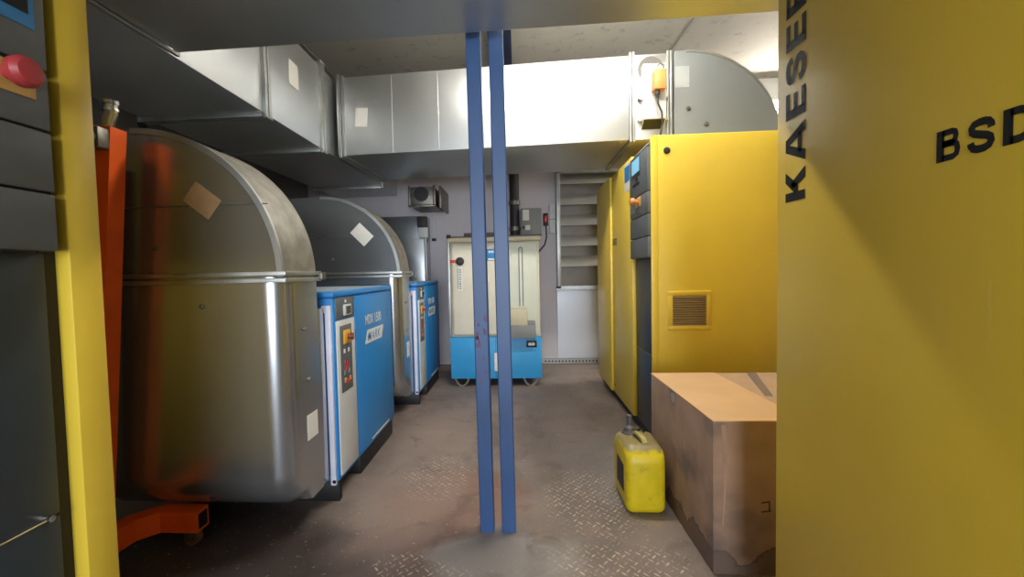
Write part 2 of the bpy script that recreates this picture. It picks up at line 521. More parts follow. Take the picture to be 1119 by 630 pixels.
def perforated_material():
    m = mat('perforated_strip', (178, 178, 176), rough=0.5, metal=0.5, var=0.05)
    nt = m.node_tree
    L = nt.links.new
    b = nt.nodes['Principled BSDF']
    src = b.inputs['Base Color'].links[0].from_socket
    tc = node(nt, 'ShaderNodeTexCoord'); sep = node(nt, 'ShaderNodeSeparateXYZ'); L(tc.outputs['Object'], sep.inputs[0])
    def M(op, a, c=None):
        n = node(nt, 'ShaderNodeMath', operation=op)
        for i, v in enumerate((a, c)):
            if v is None: continue
            if isinstance(v, (int, float)): n.inputs[i].default_value = v
            else: L(v, n.inputs[i])
        return n.outputs[0]
    fx = M('SUBTRACT', M('FRACT', M('DIVIDE', M('ADD', sep.outputs[0], 5.0), 0.036)), 0.5)
    fz = M('DIVIDE', M('SUBTRACT', sep.outputs[2], 0.03), 0.036)
    d = M('ADD', M('MULTIPLY', fx, fx), M('MULTIPLY', fz, fz))
    k = M('LESS_THAN', d, 0.07)
    mx = node(nt, 'ShaderNodeMix', data_type='RGBA')
    L(k, mx.inputs[0]); L(src, mx.inputs[6]); mx.inputs[7].default_value = lin((50, 48, 48))
    L(mx.outputs[2], b.inputs['Base Color'])
    return m

# ------------------------------------------------------------------ the room
XL, XR, YB, YF, ZC = -2.3, 3.4, 4.5, -5.5, 2.75
b = bm_new(); box(b, XL - .1, XR + .1, YF - .6, YB + .1, -.1, 0); struct('floor', b, floor_material())
b = bm_new(); box(b, XL - .1, XR + .1, YF - .1, YB + .1, ZC, ZC + .1)
ceil = struct('ceiling', b, ceiling_material())
b = bm_new()
for y in (0.4, 1.65, 2.93, 4.15): box(b, XL, XR, y, y + .012, ZC - .004, ZC)
for x in (-1.6, 1.25): box(b, x, x + .012, YF, YB, ZC - .004, ZC)
o = obj('formwork_ridge', b, mat('ridge_concrete', (150, 146, 134), rough=0.85), ceil)
b = bm_new(); box(b, XL - .1, XR + .1, YB, YB + .1, 0, ZC); struct('wall_back', b, WALL)
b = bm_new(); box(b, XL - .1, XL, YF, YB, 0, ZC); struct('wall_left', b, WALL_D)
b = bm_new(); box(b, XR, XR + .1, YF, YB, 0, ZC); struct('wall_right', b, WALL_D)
b = bm_new()
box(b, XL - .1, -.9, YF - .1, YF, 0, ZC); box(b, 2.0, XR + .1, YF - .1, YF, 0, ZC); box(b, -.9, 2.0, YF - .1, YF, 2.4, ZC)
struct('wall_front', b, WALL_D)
b = bm_new(); box(b, 0.25, 2.2, YB - .03, YB - .001, 0.005, 0.055)
struct('baseboard_back', b, perforated_material())
b = bm_new(); box(b, .41, 1.6, YB - .012, YB, .06, .80)
struct('trim_1', b, SHEET)['label'] = 'pale sheet metal panel on the back wall below the louvre'

# ------------------------------------------------------------------ ceiling lamps
def lamp(cx, cy, z, length, power, label):
    t = thing('fluorescent_lamp', label, 'lamp', (cx, cy, ZC))
    b = bm_new(); box(b, cx - length / 2 - .04, cx + length / 2 + .04, cy - .05, cy + .05, z + .045, ZC, .006); obj('housing', b, WHITE, t)
    b = bm_new(); cyl(b, (cx - length / 2, cy, z), (cx + length / 2, cy, z), .016, seg=16)
    obj('tube', b, emis('lamp_tube_glow', (255, 249, 238), power), t, label='glowing white tube')
    for s in (-1, 1):
        b = bm_new(); box(b, cx + s * (length / 2 + .012) - .012, cx + s * (length / 2 + .012) + .012, cy - .016, cy + .016, z - .018, z + .05, .003)
        obj('lamp_holder', b, WHITE, t)
lamp(0.30, 2.08, 2.58, 1.30, TUBE_A, 'ceiling strip lamp between the two cross ducts')
lamp(2.75, 4.15, 2.50, 1.0, TUBE_B, 'glaring strip lamp behind the grey quarter-round duct bend')

# ------------------------------------------------------------------ ducts overhead
DZ0, DZ1 = 1.85, 2.40
def ring(bm, axis, a0, a1, u0, u1, v0, v1, w, lap=.004):
    """angle-iron frame round a rectangular duct"""
    def bx(a0, a1, u0, u1, v0, v1):
        if axis == 'y': box(bm, u0, u1, a0, a1, v0, v1, .002)
        else: box(bm, a0, a1, u0, u1, v0, v1, .002)
    bx(a0, a1, u0 - w, u0 + lap, v0 - w, v1 + w); bx(a0, a1, u1 - lap, u1 + w, v0 - w, v1 + w)
    bx(a0, a1, u0, u1, v0 - w, v0 + lap); bx(a0, a1, u0, u1, v1 - lap, v1 + w)

t = thing('ventilation_duct', 'long galvanised duct running back along the left, above the two rounded ducts', 'duct', (-1.63, 2.4, DZ0))
b = bm_new(); box(b, -1.96, -1.30, .70, 4.495, DZ0, DZ1, .003); obj('sheet_body', b, GALV, t)
for y in (2.13, 2.765):
    b = bm_new(); ring(b, 'y', y - .026, y - .004, -1.96, -1.30, DZ0, DZ1, .022); ring(b, 'y', y + .004, y + .026, -1.96, -1.30, DZ0, DZ1, .022)
    for z in (DZ0 - .022, DZ1 + .022):
        cyl(b, (-1.285, y - .034, z), (-1.285, y + .034, z), .009, seg=8)
    obj('flange', b, GALV_D, t)
b = bm_new(); ring(b, 'y', 3.96, 3.98, -1.96, -1.30, DZ0, DZ1, .02); obj('flange', b, GALV_D, t)
b = bm_new(); box(b, -1.2995, -1.2975, 2.375, 2.475, 2.115, 2.255); obj('paper_label', b, WHITE, t, label='white paper label')
for y in (1.0, 2.45, 3.9):
    b = bm_new(); cyl(b, (-1.90, y, DZ1 - .01), (-1.90, y, ZC), .006, seg=8); obj('hanger_rod', b, STEEL, t)
b = bm_new(); cyl(b, (-1.97, 2.13, 1.822), (-1.985, 2.13, 1.822), .022, seg=12); obj('plug', b, BLACK, t)

# rear cross duct
RZ = math.radians(-3.0)
t = thing('ventilation_duct', 'bright galvanised cross duct spanning behind the two blue posts', 'duct', (-1.285, 2.935, DZ0), RZ)
LX = 2.033
b = bm_new(); prism(b, [(.02, 0), (LX, 0), (LX - .046, .80), (.02, .80)], 'z', 0, .545, .003); obj('sheet_body', b, GALV, t, local=True)
b = bm_new(); ring(b, 'x', .035, .055, 0, .80, 0, .545, .018); ring(b, 'x', .060, .078, 0, .80, 0, .545, .010); obj('flange', b, GALV_D, t, local=True)
for x in (.42, .75, 1.05, 1.35, 1.66):
    b = bm_new(); box(b, x, x + .006, -.0025, .0, .004, .541, .001); obj('seam', b, GALV, t, local=True)
b = bm_new(); box(b, .20 - .044, .20 + .044, -.0025, -.0008, .195, .325, 0, 2, Matrix.Translation((.2, 0, .26)) @ Matrix.Rotation(math.radians(4), 4, 'Y') @ Matrix.Translation((-.2, 0, -.26)))
obj('paper_label', b, WHITE, t, local=True, label='white paper label')

# damper section + quarter bend, standing on the far compressor
ye = 2.822
t = thing('fire_damper', 'galvanised damper section with an orange actuator between duct and quarter-round bend', 'damper', (.885, 2.83, DZ0))
b = bm_new(); box(b, .765, 1.005, 2.835, 3.60, DZ0, DZ1, .003); obj('casing', b, GALV, t)
for x in (.765, 1.005):
    b = bm_new()
    for dx in (-.018, .002): ring(b, 'x', x + dx, x + dx + .016, 2.835, 3.60, DZ0, DZ1, .014)
    obj('flange', b, GALV_D, t)
b = bm_new(); cyl(b, (.885, 2.834, 2.30), (.885, 2.822, 2.30), .080, seg=40); obj('round_plate', b, mat('dark_plate', (96, 94, 90), rough=.6), t, label='dull grey round plate')
b = bm_new(); prism(b, [(2.834, 2.31), (2.775, 2.31), (2.775, 1.965), (2.834, 1.915)], 'x', .822, .965); obj('cover_box', b, mat('pale_cover', (206, 208, 208), rough=.4, metal=.3, var=.05), t)
for z in (2.10, 1.96):
    for xa, xb in ((.800, .822), (.965, .99)):
        b = bm_new(); box(b, xa, xb, 2.80, 2.834, z, z + .012); obj('bracket', b, GALV_D, t)
b = bm_new(); prism(b, [(2.779, 1.9605), (2.779, 1.9585), (2.831, 1.9145), (2.831, 1.9165)], 'x', .828, .959); obj('cover_shade_plate', b, BLACK, t, label='black plate painted as shade under the cover')  # black plate stands in for the shade inside the cover
b = bm_new(); box(b, .873, .945, 2.705, 2.775, 2.125, 2.245, .006); act = obj('actuator', b, ORG_PL, t, label='orange motor box')
b = bm_new(); tube(b, [(.90, 2.735, 2.245), (.90, 2.735, 2.275), (.915, 2.735, 2.292), (.935, 2.735, 2.278), (.935, 2.735, 2.245)], .007, 8); obj('clamp', b, STEEL, act)
b = bm_new(); lathe(b, [(.016, 0), (.016, .03), (.010, .034), (.010, .05)], (.898, 2.735, 2.127), (0, 0, -1), 14); obj('cable_gland', b, PIPE_D, act)
b = bm_new(); tube(b, [(.898, 2.735, 2.08), (.902, 2.735, 2.04), (.925, 2.736, 1.99), (.930, 2.738, 1.92), (.918, 2.745, 1.84), (.905, 2.76, 1.78), (.90, 2.78, 1.722)], .006, 8); obj('cable', b, PIPE_D, t)

t = thing('duct_bend', 'grey quarter-round duct bend rising from the far yellow compressor', 'duct', (1.35, 3.2, 1.71))
cx, cz, R = 1.10, DZ1 - .60, .60
outline = [(1.03, DZ1)] + arc(cx, cz, R, 90, 0, 30) + [(cx + R, 1.712), (1.18, 1.712), (1.18, cz)] + arc(1.03, cz, .15, 0, 90, 6)[1:]
outline = [(1.03, DZ1)] + arc(cx, cz, R, 90, 0, 30) + [(cx + R, 1.712), (1.12, 1.712), (1.12, 1.80), (1.08, 1.85), (1.03, 1.85)]
b = bm_new(); prism(b, outline, 'y', ye - .01, 3.60); obj('sheet_body', b, GALV_G, t)
b = bm_new()
pts = arc(cx, cz, R, 90, 0, 30)
o2 = pts + [(x, z) for x, z in [(cx + (R - .012) * math.cos(math.radians(a)), cz + (R - .012) * math.sin(math.radians(a))) for a in [90 * i / 30 for i in range(31)]]]
prism(b, o2, 'y', ye - .016, ye - .009); obj('folded_seam', b, GALV_D, t)
b = bm_new(); box(b, 1.035, 1.125, ye - .013, ye - .0105, 2.165, 2.30); obj('paper_label', b, mat('grey_label', (158, 163, 164), rough=.6), t, label='faded grey label')
for x, z in ((1.118, 2.03), (1.232, 1.925)):
    b = bm_new(); lathe(b, [(.016, 0), (.016, .004), (.009, .005), (.007, .012)], (x, ye - .010, z), (0, -1, 0), 16); obj('test_plug', b, STEEL, t)

# front cross duct
t = thing('ventilation_duct', 'nearest cross duct overhead, its shaded underside filling the top of the picture', 'duct', (-1.285, 1.53, DZ0), math.radians(-1.2))
b = bm_new(); box(b, 0.024, 3.1, -.82, 0, 0, .545, .003); obj('sheet_body', b, GALV, t, local=True)
b = bm_new(); box(b, .006, .022, -.82, .012, -.010, .0, .003); box(b, .006, .022, -.005, .012, -.010, .555, .003); obj('flange', b, GALV_D, t, local=True)

# ------------------------------------------------------------------ steel posts and beam
for i, (x0, x1, lab) in enumerate(((-.167, -.113, 'left one of the twin blue square steel posts, with red rust marks'), (-.082, -.029, 'right one of the twin blue square steel posts'))):
    t = thing('steel_post', lab, 'post', ((x0 + x1) / 2, 1.585, 0), 0, 'twin blue posts')
    b = bm_new(); prism(b, [(-.027, -.026), (.027, -.026), (.027, .026), (-.027, .026)], 'z', 0.0, ZC, .004, 2, lambda e: abs(e.verts[0].co.z - e.verts[1].co.z) > 1)
    for v in b.verts: v.co.x += -.0065 * v.co.z
    obj('square_tube', b, POST, t, local=True, angle=14)
    if i == 0:
        rust_m = mat('rust_red', (112, 82, 110), rough=.8, var=.3, scale=30)
        for k in range(12):
            b = bm_new()
            z = random.gauss(.70, .10); x = random.uniform(-.02, .02); w = random.uniform(.003, .008); h = random.uniform(.006, .022)
            pts = [(x + w * math.cos(a) * random.uniform(.6, 1) - .0065 * z, z + h * math.sin(a) * random.uniform(.6, 1)) for a in [i * math.pi / 4 for i in range(8)]]
            prism(b, pts, 'y', -.0266, -.0258)
            obj('rust_mark', b, rust_m, t, local=True, label='red rust patch')
t = thing('ceiling_beam', 'dark navy steel beam under the ceiling behind the blue posts', 'beam', (-.10, 2.9, ZC))
b = bm_new(); box(b, -.18, -.02, 1.62, 4.48, 2.615, 2.63, .002); obj('lower_flange', b, NAVYB, t)
b = bm_new(); box(b, -.106, -.094, 1.62, 4.48, 2.63, 2.735); obj('web', b, NAVYB, t)
b = bm_new(); box(b, -.18, -.02, 1.62, 4.48, 2.735, ZC, .002); obj('upper_flange', b, NAVYB, t)

# ------------------------------------------------------------------ yellow screw compressors
def compressor(label, loc, rz, L=1.53, c0=.015, cw=.36, grille=False, scr=(.145, .15), sz=0.0, est=.17, logo=True, motto=(1.117, 1.155), estop_r=.022):
    """front at local x = 0 looking to -x, console at the y = 0 end"""
    D, Z0, Z1 = 1.03, .055, 1.705
    t = thing('screw_compressor', label, 'compressor', loc, rz, 'yellow compressors')
    P = lambda name, b, m, par=t, label=None: obj(name, b, m, par, local=True, label=label)
    b = bm_new(); box(b, .03, D, .02, L - .02, 0, Z0); P('plinth', b, BLACK)
    b = bm_new(); box(b, .034, D, 0, L, Z0, Z1, .006, 3); P('cabinet_body', b, YEL)
    if c0 <= .05:
        b = bm_new(); box(b, 0, .04, 0, c0 - .002, Z0, Z1, .003); P('corner_post', b, YEL)
    c1 = c0 + cw
    split = .945
    for y0, y1 in ((c1 + .012, split), (split + .012, L - .006)):
        fx = 0 if y1 < 1.2 else -.014
        b = bm_new(); box(b, fx, .036, y0, y1, Z0 + .01, Z1 - .006, .004, 2); d = P('door', b, YEL)
        if y1 < 1.2:
            b = bm_new(); box(b, -.002, .004, y1 - .05, y1 - .03, 1.66, 1.67); P('door_lock', b, BLACK, d)
            b = bm_new(); box(b, -.002, .004, y1 - .05, y1 - .03, .12, .13); P('door_lock', b, BLACK, d)
    if c0 > .05:
        b = bm_new(); box(b, -.004, .036, .004, c0 - .028, Z0 + .01, Z1 - .006, .004, 2); P('corner_post', b, YEL)
        b = bm_new(); box(b, .029, .035, c0 - .03, c0 + .002, Z0 + .01, Z1 - .006); P('gap_shade_strip', b, PIPE_D)  # dark strip painting the shade in the gap beside the post
    # lower dark panel with its seam
    b = bm_new(); box(b, .020, .036, c0, c1 + .004, Z0 + .01, .512, .002); box(b, .020, .036, c0, c1 + .004, .518, 1.06, .002); P('lower_panel', b, NAVY)
    b = bm_new(); tube(b, [(.019, c0 + .02, .515), (.019, c1 - .01, .515)], .0022, 6); cyl(b, (.021, c0 + .02, .515), (.014, c0 + .02, .515), .007, seg=8)
    P('seam_glint', b, CHROME)  # bright line and dot painting the light caught in the seam
    # console: stacked covers, the topmost leaning back
    con = None
    for z0, z1 in ((1.062, 1.176), (1.180, 1.298), (1.302, 1.417), (1.421, 1.655)):
        b = bm_new(); box(b, -.014, .036, c0, c1, z0, z1, .004)
        if con is None: con = P('control_console', b, GREY_CON)
        else: P('console_cover', b, GREY_CON, con)
    b = bm_new(); prism(b, [(-.014, 1.659), (.036, 1.659), (.036, 1.70), (.022, 1.70)], 'y', c0, c1); P('console_cover', b, GREY_CON, con)
    y0 = c0 + scr[0]
    b = bm_new(); box(b, -.0165, -.012, y0 - .012, y0 + scr[1] + .012, 1.535 + sz, 1.647 + sz, .002); P('display_frame', b, STICK_B if sz else NAVY, con)
    b = bm_new(); box(b, -.0185, -.016, y0, y0 + scr[1], 1.56 + sz, 1.64 + sz); dsp = P('display', b, SCREEN_D if sz else SCREEN_B, con, 'dark display' if sz else 'lit pale blue display')
    if sz:
        for ya, za, m_ in ((.012, 1.600, RED), (.03, 1.578, RED), (.018, 1.625, mat('green_field', (60, 190, 90), rough=.5)), (.05, 1.61, PANEL)):
            b = bm_new(); box(b, -.0192, -.018, y0 + ya, y0 + ya + .022, za + sz, za + .016 + sz); P('display_field', b, m_, dsp)
    else:
        b = bm_new()
        for i in range(5): box(b, -.017, -.013, y0 + .01 + i * .028, y0 + .028 + i * .028, 1.485, 1.503, .002)
        box(b, -.017, -.013, y0 + .04, y0 + .08, 1.51, 1.53, .002)
        P('keypad', b, BLACK, con)
    ye_ = c0 + est
    b = bm_new(); box(b, -.016, -.012, ye_ - .045, ye_ + .06, 1.355, 1.413, .001); P('stop_plate', b, mat('stop_plate_yellow', (212, 170, 90), rough=.5), con)
    b = bm_new(); lathe(b, [(.012, 0), (.012, .022), (estop_r, .026), (estop_r * 1.05, .040), (estop_r * .8, .050), (estop_r * .3, .053)], (-.014, ye_, 1.387), (-1, 0, 0), 24)
    P('stop_button', b, mat('faded_red_plastic', (178, 58, 62), rough=.45, var=.08) if estop_r > .023 else ORG_PL, con, 'red mushroom stop button' if estop_r > .023 else 'orange stop button')
    b = bm_new(); box(b, -.0152, -.013, c1 - .10, c1 - .02, 1.335, 1.350); P('name_strip', b, GREYBX, con)
    if motto:
        block_lettering('model_lettering', 'BSD', .048, (-.014 if motto[0] > split else 0, motto[0], motto[1]), (0, -1, 0), (0, 0, 1), INK, t, sx=.86, gap=.20)
    if logo:
        block_lettering('brand_lettering', 'KAESER', .070, (-.014, L - .112, 1.154), (0, 0, 1), (0, 1, 0), INK, t, sx=1.08, gap=.20)
    if grille:
        b = bm_new()
        x0, x1, z0, z1 = .083, .307, .667, .877
        box(b, x0, x1, -.008, .002, z0, z0 + .026, .003); box(b, x0, x1, -.008, .002, z1 - .026, z1, .003)
        box(b, x0, x0 + .026, -.008, .002, z0 + .02, z1 - .02, .003); box(b, x1 - .026, x1, -.008, .002, z0 + .02, z1 - .02, .003)
        g = P('vent_grille', b, YEL)
        b = bm_new(); box(b, x0 + .02, x1 - .02, -.001, .001, z0 + .02, z1 - .02); P('vent_opening', b, mat('vent_dark', (52, 46, 60), rough=.7), g)
        n = 13
        b = bm_new()
        for i in range(n):
            z = z0 + .030 + i * (z1 - z0 - .06) / (n - 1)
            prism(b, [(-.001, z + .0035), (-.009, z - .0035), (-.008, z - .0055), (0, z + .001)], 'x', x0 + .022, x1 - .022)
        P('vent_slats', b, mat('slat_paint', (170, 140, 90), rough=.5), g)
        b = bm_new(); lathe(b, [(.018, -.004), (.018, .003), (.013, .005)], (.083, .001, 1.622), (0, -1, 0), 20); P('cabinet_lock', b, PIPE_D)
        b = bm_new(); box(b, -.0015, .001, c1 + .04, c1 + .185, 1.505, 1.68); s = P('notice_sticker', b, WHITE, t, 'white sticker with a blue field')
        b = bm_new(); box(b, -.0025, -.001, c1 + .05, c1 + .175, 1.565, 1.665); P('sticker_field', b, STICK_B, s)
    return t

compressor('far yellow compressor with a grey console and a slatted vent, behind the carton', (.712, 2.28, 0), math.radians(-.3), L=1.50, grille=True, motto=(.93, 1.18), logo=False)
compressor('nearest yellow compressor panel at the right edge, with black vertical lettering', (.674, -.415, 0), 0, motto=(1.117, 1.155))
compressor('compressor at the left edge with dark grey console and red stop button', (-.95, .90, 0), math.pi, c0=.10, scr=(.032, .15), sz=-.045, est=.07, motto=None, logo=False, estop_r=.027)

# ------------------------------------------------------------------ rounded exhaust ducts and blue air dryers
def exhaust_duct(label, y0, y1, xf, sticker, side):
    t = thing('exhaust_duct', label, 'duct', (-1.2, (y0 + y1) / 2, 0), 0, 'rounded exhaust ducts')
    R = .53
    cx, cz = xf - R, 1.0
    b = bm_new()
    prism(b, [(xf, cz)] + arc(cx, cz, R, 0, 90, 36)[1:] + [(XL, cz + R), (XL, cz)], 'y', y0, y1)
    up_ = obj('upper_bend', b, GALV_OLD, t)
    b = bm_new()                                            # dusty outer skin of the bend
    prism(b, arc(cx, cz, R + .004, 0, 90, 36) + [(cx, cz + R)] + arc(cx, cz, R, 90, 0, 36)[1:], 'y', y0 + .008, y1 - .002); obj('curved_skin', b, DUSTY, up_)
    b = bm_new()
    inner = [(cx + (R - .014) * math.cos(math.radians(a)), cz + (R - .014) * math.sin(math.radians(a))) for a in [90 * i / 36 for i in range(37)]]
    prism(b, arc(cx, cz, R + .006, 90, 0, 36) + inner, 'y', y0 - .006, y0 + .008); obj('folded_seam', b, GALV_D, up_)
    b = bm_new(); box(b, XL + .4, xf - .04, y0 - .0015, y0, 1.255, 1.259); obj('cross_seam', b, STEEL, up_)
    # lower box, its near bottom edge rolled round
    b = bm_new()
    prof = [(y1, 1.0), (y1, .125)] + arc(y0 + .15, .275, .15, 270, 180, 12) + [(y0, 1.0)]
    prism(b, prof, 'x', xf - .70, xf + .004, .080, 8, lambda e: min(e.verts[0].co.x, e.verts[1].co.x) > xf - .1 and max(e.verts[0].co.y, e.verts[1].co.y) < y0 + .151 and max(e.verts[0].co.z, e.verts[1].co.z) > .13 and not (e.verts[0].co.z > .99 and e.verts[1].co.z > .99))
    low = obj('lower_box', b, GALV_OLD, t)
    b = bm_new()
    for dz in (-.020, .004):
        box(b, xf - .70, xf + .022, y0 - .016, y0 + .004, 1.0 + dz, 1.0 + dz + .016, .002); box(b, xf, xf + .022, y0, y1 + .01, 1.0 + dz, 1.0 + dz + .016, .002)
    obj('flange', b, GALV_D, t)
    b = bm_new(); box(b, xf + .01, xf + .035, y1 - .01, y1 + .025, .985, 1.015, .003); obj('flange_bolt', b, STEEL, t)
    b = bm_new(); box(b, xf - .66, xf, y1 - .005, y1 + .060, .125, .865, .004); obj('connecting_spigot', b, GALV_OLD, low)
    for ya_, za_ in ((y0 + .125, .80), (y0 + .145, .60)):
        b = bm_new(); lathe(b, [(.008, 0), (.008, .005), (.005, .012)], (xf + .003, ya_, za_), (1, 0, 0), 10); obj('screw', b, STEEL, low)
    Xc, Zc, s, ang, m, lb = sticker
    b = bm_new(); box(b, -s, s, -.0025, -.0005, -s * .72, s * .72, 0, 2, Matrix.Translation((Xc, y0, Zc)) @ Matrix.Rotation(math.radians(ang), 4, 'Y')); obj('paper_label', b, m, up_, label=lb)
    ya, yb, za, zb = side
    b = bm_new(); box(b, xf + .0045, xf + .006, ya, yb, za, zb); obj('paper_label', b, WHITE, low, label='white printed label')
    for X_, Z_ in ((xf - .46, 1.11), (xf - .30, .90)):
        b = bm_new(); lathe(b, [(.009, 0), (.009, .003), (.004, .006)], (X_, y0, Z_), (0, -1, 0), 12); obj('rivet', b, STEEL, t)
    return t
exhaust_duct('nearest rounded galvanised exhaust duct, with a brown paper label', 1.42, 1.66, -.832, (-1.11, 1.275, .058, 38, TAPE, 'torn brown paper label'), (1.545, 1.625, .362, .46))
exhaust_duct('second rounded galvanised exhaust duct, with a white diamond label, further back', 2.77, 3.01, -.803, (-1.052, 1.273, .066, 45, WHITE, 'white paper label'), (2.89, 2.95, .41, .518))

def air_dryer(label, loc):
    """drawn at the near dryer's place, front at x = -.797 looking to +x"""
    x0, x1, y0, y1 = -1.50, -.797, 1.745, 2.545
    t = thing('air_dryer', label, 'dryer', loc, 0, 'blue air dryers')
    off = Vector((-1.15, 2.145, 0))
    def P(name, b, m, par=t, label=None):
        bmesh.ops.translate(b, vec=-off, verts=b.verts)
        return obj(name, b, m, par, local=True, label=label)
    b = bm_new(); box(b, x0, x1 - .015, y0 + .27, y1, .0, .105, .003); box(b, x0, x1 - .015, y0 + .02, y0 + .05, 0, .105, .002); box(b, x0, x1 - .02, y0 + .05, y0 + .27, .075, .105, .002); P('skid', b, BLACK)
    b = bm_new(); box(b, x0, x1 - .004, y0, y1, .10, .905, .006, 3); P('cabinet', b, BLUE)
    b = bm_new(); box(b, x0 - .004, x1 + .004, y0 - .012, y1 + .004, .905, .932, .008, 3); P('top_cover', b, BLUE)
    b = bm_new(); box(b, x0 + .01, x1 - .012, y0, y1 - .01, .9315, .933); P('dusty_top', b, mat('dusty_blue', (150, 162, 170), rough=.6), t, 'dusty pale top')
    b = bm_new(); box(b, x1 - .008, x1 + .002, y0 + .225, y1 - .006, .115, .900, .004); P('front_door', b, BLUE)
    b = bm_new(); box(b, x1 - .008, x1 + .002, y0 + .018, y0 + .215, .115, .800, .004); fp = P('control_panel', b, PANEL, t, 'light grey front strip')
    b = bm_new(); box(b, x1 - .008, x1 + .0015, y0 + .018, y0 + .215, .806, .900, .003); wp = P('display_panel', b, GREY_CON)
    b = bm_new(); box(b, x1 + .001, x1 + .012, y0 + .085, y0 + .165, .818, .868, .005); dp = P('display_bezel', b, PANEL, wp)
    b = bm_new(); box(b, x1 + .012, x1 + .0135, y0 + .10, y0 + .15, .826, .860); P('display', b, SCREEN_D, dp)
    b = bm_new(); box(b, x1 + .001, x1 + .003, y0 + .108, y0 + .125, .876, .890); P('indicator', b, WHITE, wp)
    b = bm_new(); box(b, x1 + .001, x1 + .004, y0 + .045, y0 + .168, .475, .775, .003); cp = P('switch_plate', b, GREY_CON, fp)
    b = bm_new(); box(b, x1 + .003, x1 + .010, y0 + .075, y0 + .145, .690, .752, .003); sp = P('main_switch', b, mat('switch_yellow', (232, 170, 40), rough=.4), cp, 'yellow switch plate')
    b = bm_new(); cyl(b, (x1 + .009, y0 + .118, .722), (x1 + .03, y0 + .122, .720), .014, .011, 16); box(b, x1 + .022, x1 + .034, y0 + .116, y0 + .128, .704, .736, .003); P('switch_knob', b, mat('dark_red_knob', (120, 40, 30), rough=.4), sp, 'red switch knob')
    for dy in (.082, .128):
        b = bm_new(); box(b, x1 + .003, x1 + .006, y0 + dy - .007, y0 + dy + .007, .650, .668); P('indicator', b, WHITE, cp)
    for i, (dy, z, m) in enumerate(((.09, .605, RED), (.115, .595, RED), (.08, .56, GREYBX), (.13, .56, GREYBX), (.085, .525, ORG_PL), (.112, .515, RED), (.138, .525, ORG_PL), (.10, .575, RED))):
        b = bm_new(); box(b, x1 + .003, x1 + .007, y0 + dy - .009, y0 + dy + .009, z - .011, z + .011, .001); P('button', b, m, cp)
    b = bm_new(); box(b, x1 - .036, x1 - .013, y0 - .014, y0 + .004, .088, .872, .002); box(b, x1 - .05, x1 - .03, y0 - .014, y0 + .004, .84, .872, .002); st = P('edge_strip', b, mat('lilac_white_strip', (214, 212, 226), rough=.45), t, 'pale edge strip')
    b = bm_new(); cyl(b, (x1 - .020, y0 - .0142, .105), (x1 - .020, y0 - .016, .105), .008, seg=12); P('bolt', b, BLACK, st)
    X = x1 + .002
    o = lettering('model_lettering', 'MDX 1500', .050, Vector((X, y0 + .35, .742)) - off, (0, 1, 0), (0, 0, 1), WHITE, t, True, off=.016, sx=.70, spacing=1.10)
    # brand plate: a slanted white plate with blue letters
    b = bm_new(); prism(b, [(y0 + .345, .643), (y0 + .60, .643), (y0 + .635, .712), (y0 + .38, .712)], 'x', X - .001, X + .0012); bpz = P('brand_plate', b, WHITE)
    lettering('brand_lettering', 'MARK', .046, Vector((X + .0013, y0 + .372, .654)) - off, (0, 1, 0), (0, 0, 1), BLUE, bpz, True, off=.002, shear=.3, sx=1.02, spacing=1.12, lift=.0004)
    b = bm_new()
    yy = y0 + .40
    while yy < y0 + .68:
        w = random.uniform(.012, .03); box(b, X - .001, X + .0008, yy, yy + w, .124, .133); yy += w + .005
    P('web_line', b, WHITE)
    return t
air_dryer('nearest blue air dryer, in front of the second rounded duct', (-1.15, 2.145, 0))
air_dryer('farther blue air dryer, by the back left corner', (-1.115, 3.49, 0))

# ------------------------------------------------------------------ oil-water separator at the back
t = thing('oil_separator', 'cream and sky-blue oil separator standing at the back wall behind the posts', 'separator', (-.21, 3.9, 0))
b = bm_new(); box(b, -.607, .187, 3.59, 4.20, .072, .435, .006); base = obj('lower_cabinet', b, BLUE_L, t)
b = bm_new(); box(b, -.212, -.210, 3.5885, 3.595, .08, .43); obj('door_gap', b, BLACK, base)
b = bm_new(); box(b, -.225, -.190, 3.584, 3.592, .14, .30, .008); obj('door_handle', b, WHITE, base, label='white door pull')
b = bm_new(); box(b, .055, .145, 3.586, 3.592, .345, .405, .001); em = obj('badge', b, BLACK, base, label='black badge')
b = bm_new(); prism(b, [(.075, .36), (.125, .36), (.13, .375), (.115, .388), (.1, .38), (.085, .388), (.07, .375)], 'y', 3.5845, 3.587); obj('badge_emblem', b, WHITE, em)
for x in (-.515, .09):
    b = bm_new(); tube(b, [(x - .065, 3.62, .08), (x - .055, 3.62, .055), (x - .038, 3.62, .025), (x - .018, 3.62, .008), (x, 3.62, .003), (x + .018, 3.62, .008), (x + .038, 3.62, .025), (x + .055, 3.62, .055), (x + .065, 3.62, .08)], .006, 8, square=(.014, .006))
    obj('hoop_foot', b, STEEL, t)
for x in (-.55, .13):
    b = bm_new(); box(b, x - .03, x + .03, 4.08, 4.14, 0, .075, .003); obj('foot', b, BLACK, t)
b = bm_new(); box(b, -.60, .18, 3.625, 4.18, .435, 1.27, .004); up_ = obj('upper_housing', b, CREAM, t)
b = bm_new(); box(b, -.585, -.365, 3.595, 3.64, .445, 1.255, .028, 4); obj('tank_front', b, CREAM, up_)
b = bm_new(); box(b, -.355, -.09, 3.585, 3.64, .445, 1.255, .028, 4); obj('tank_front', b, CREAM, up_)
b = bm_new(); box(b, -.08, .165, 3.61, 3.64, .445, 1.255, .010, 3); obj('tank_front', b, mat('pale_green_cream', (206, 210, 196), rough=.5, var=.05), up_, label='greenish cream front')
b = bm_new(); box(b, -.615, -.592, 3.58, 3.62, .44, 1.30, .003); obj('corner_rail', b, GALV_D, t)
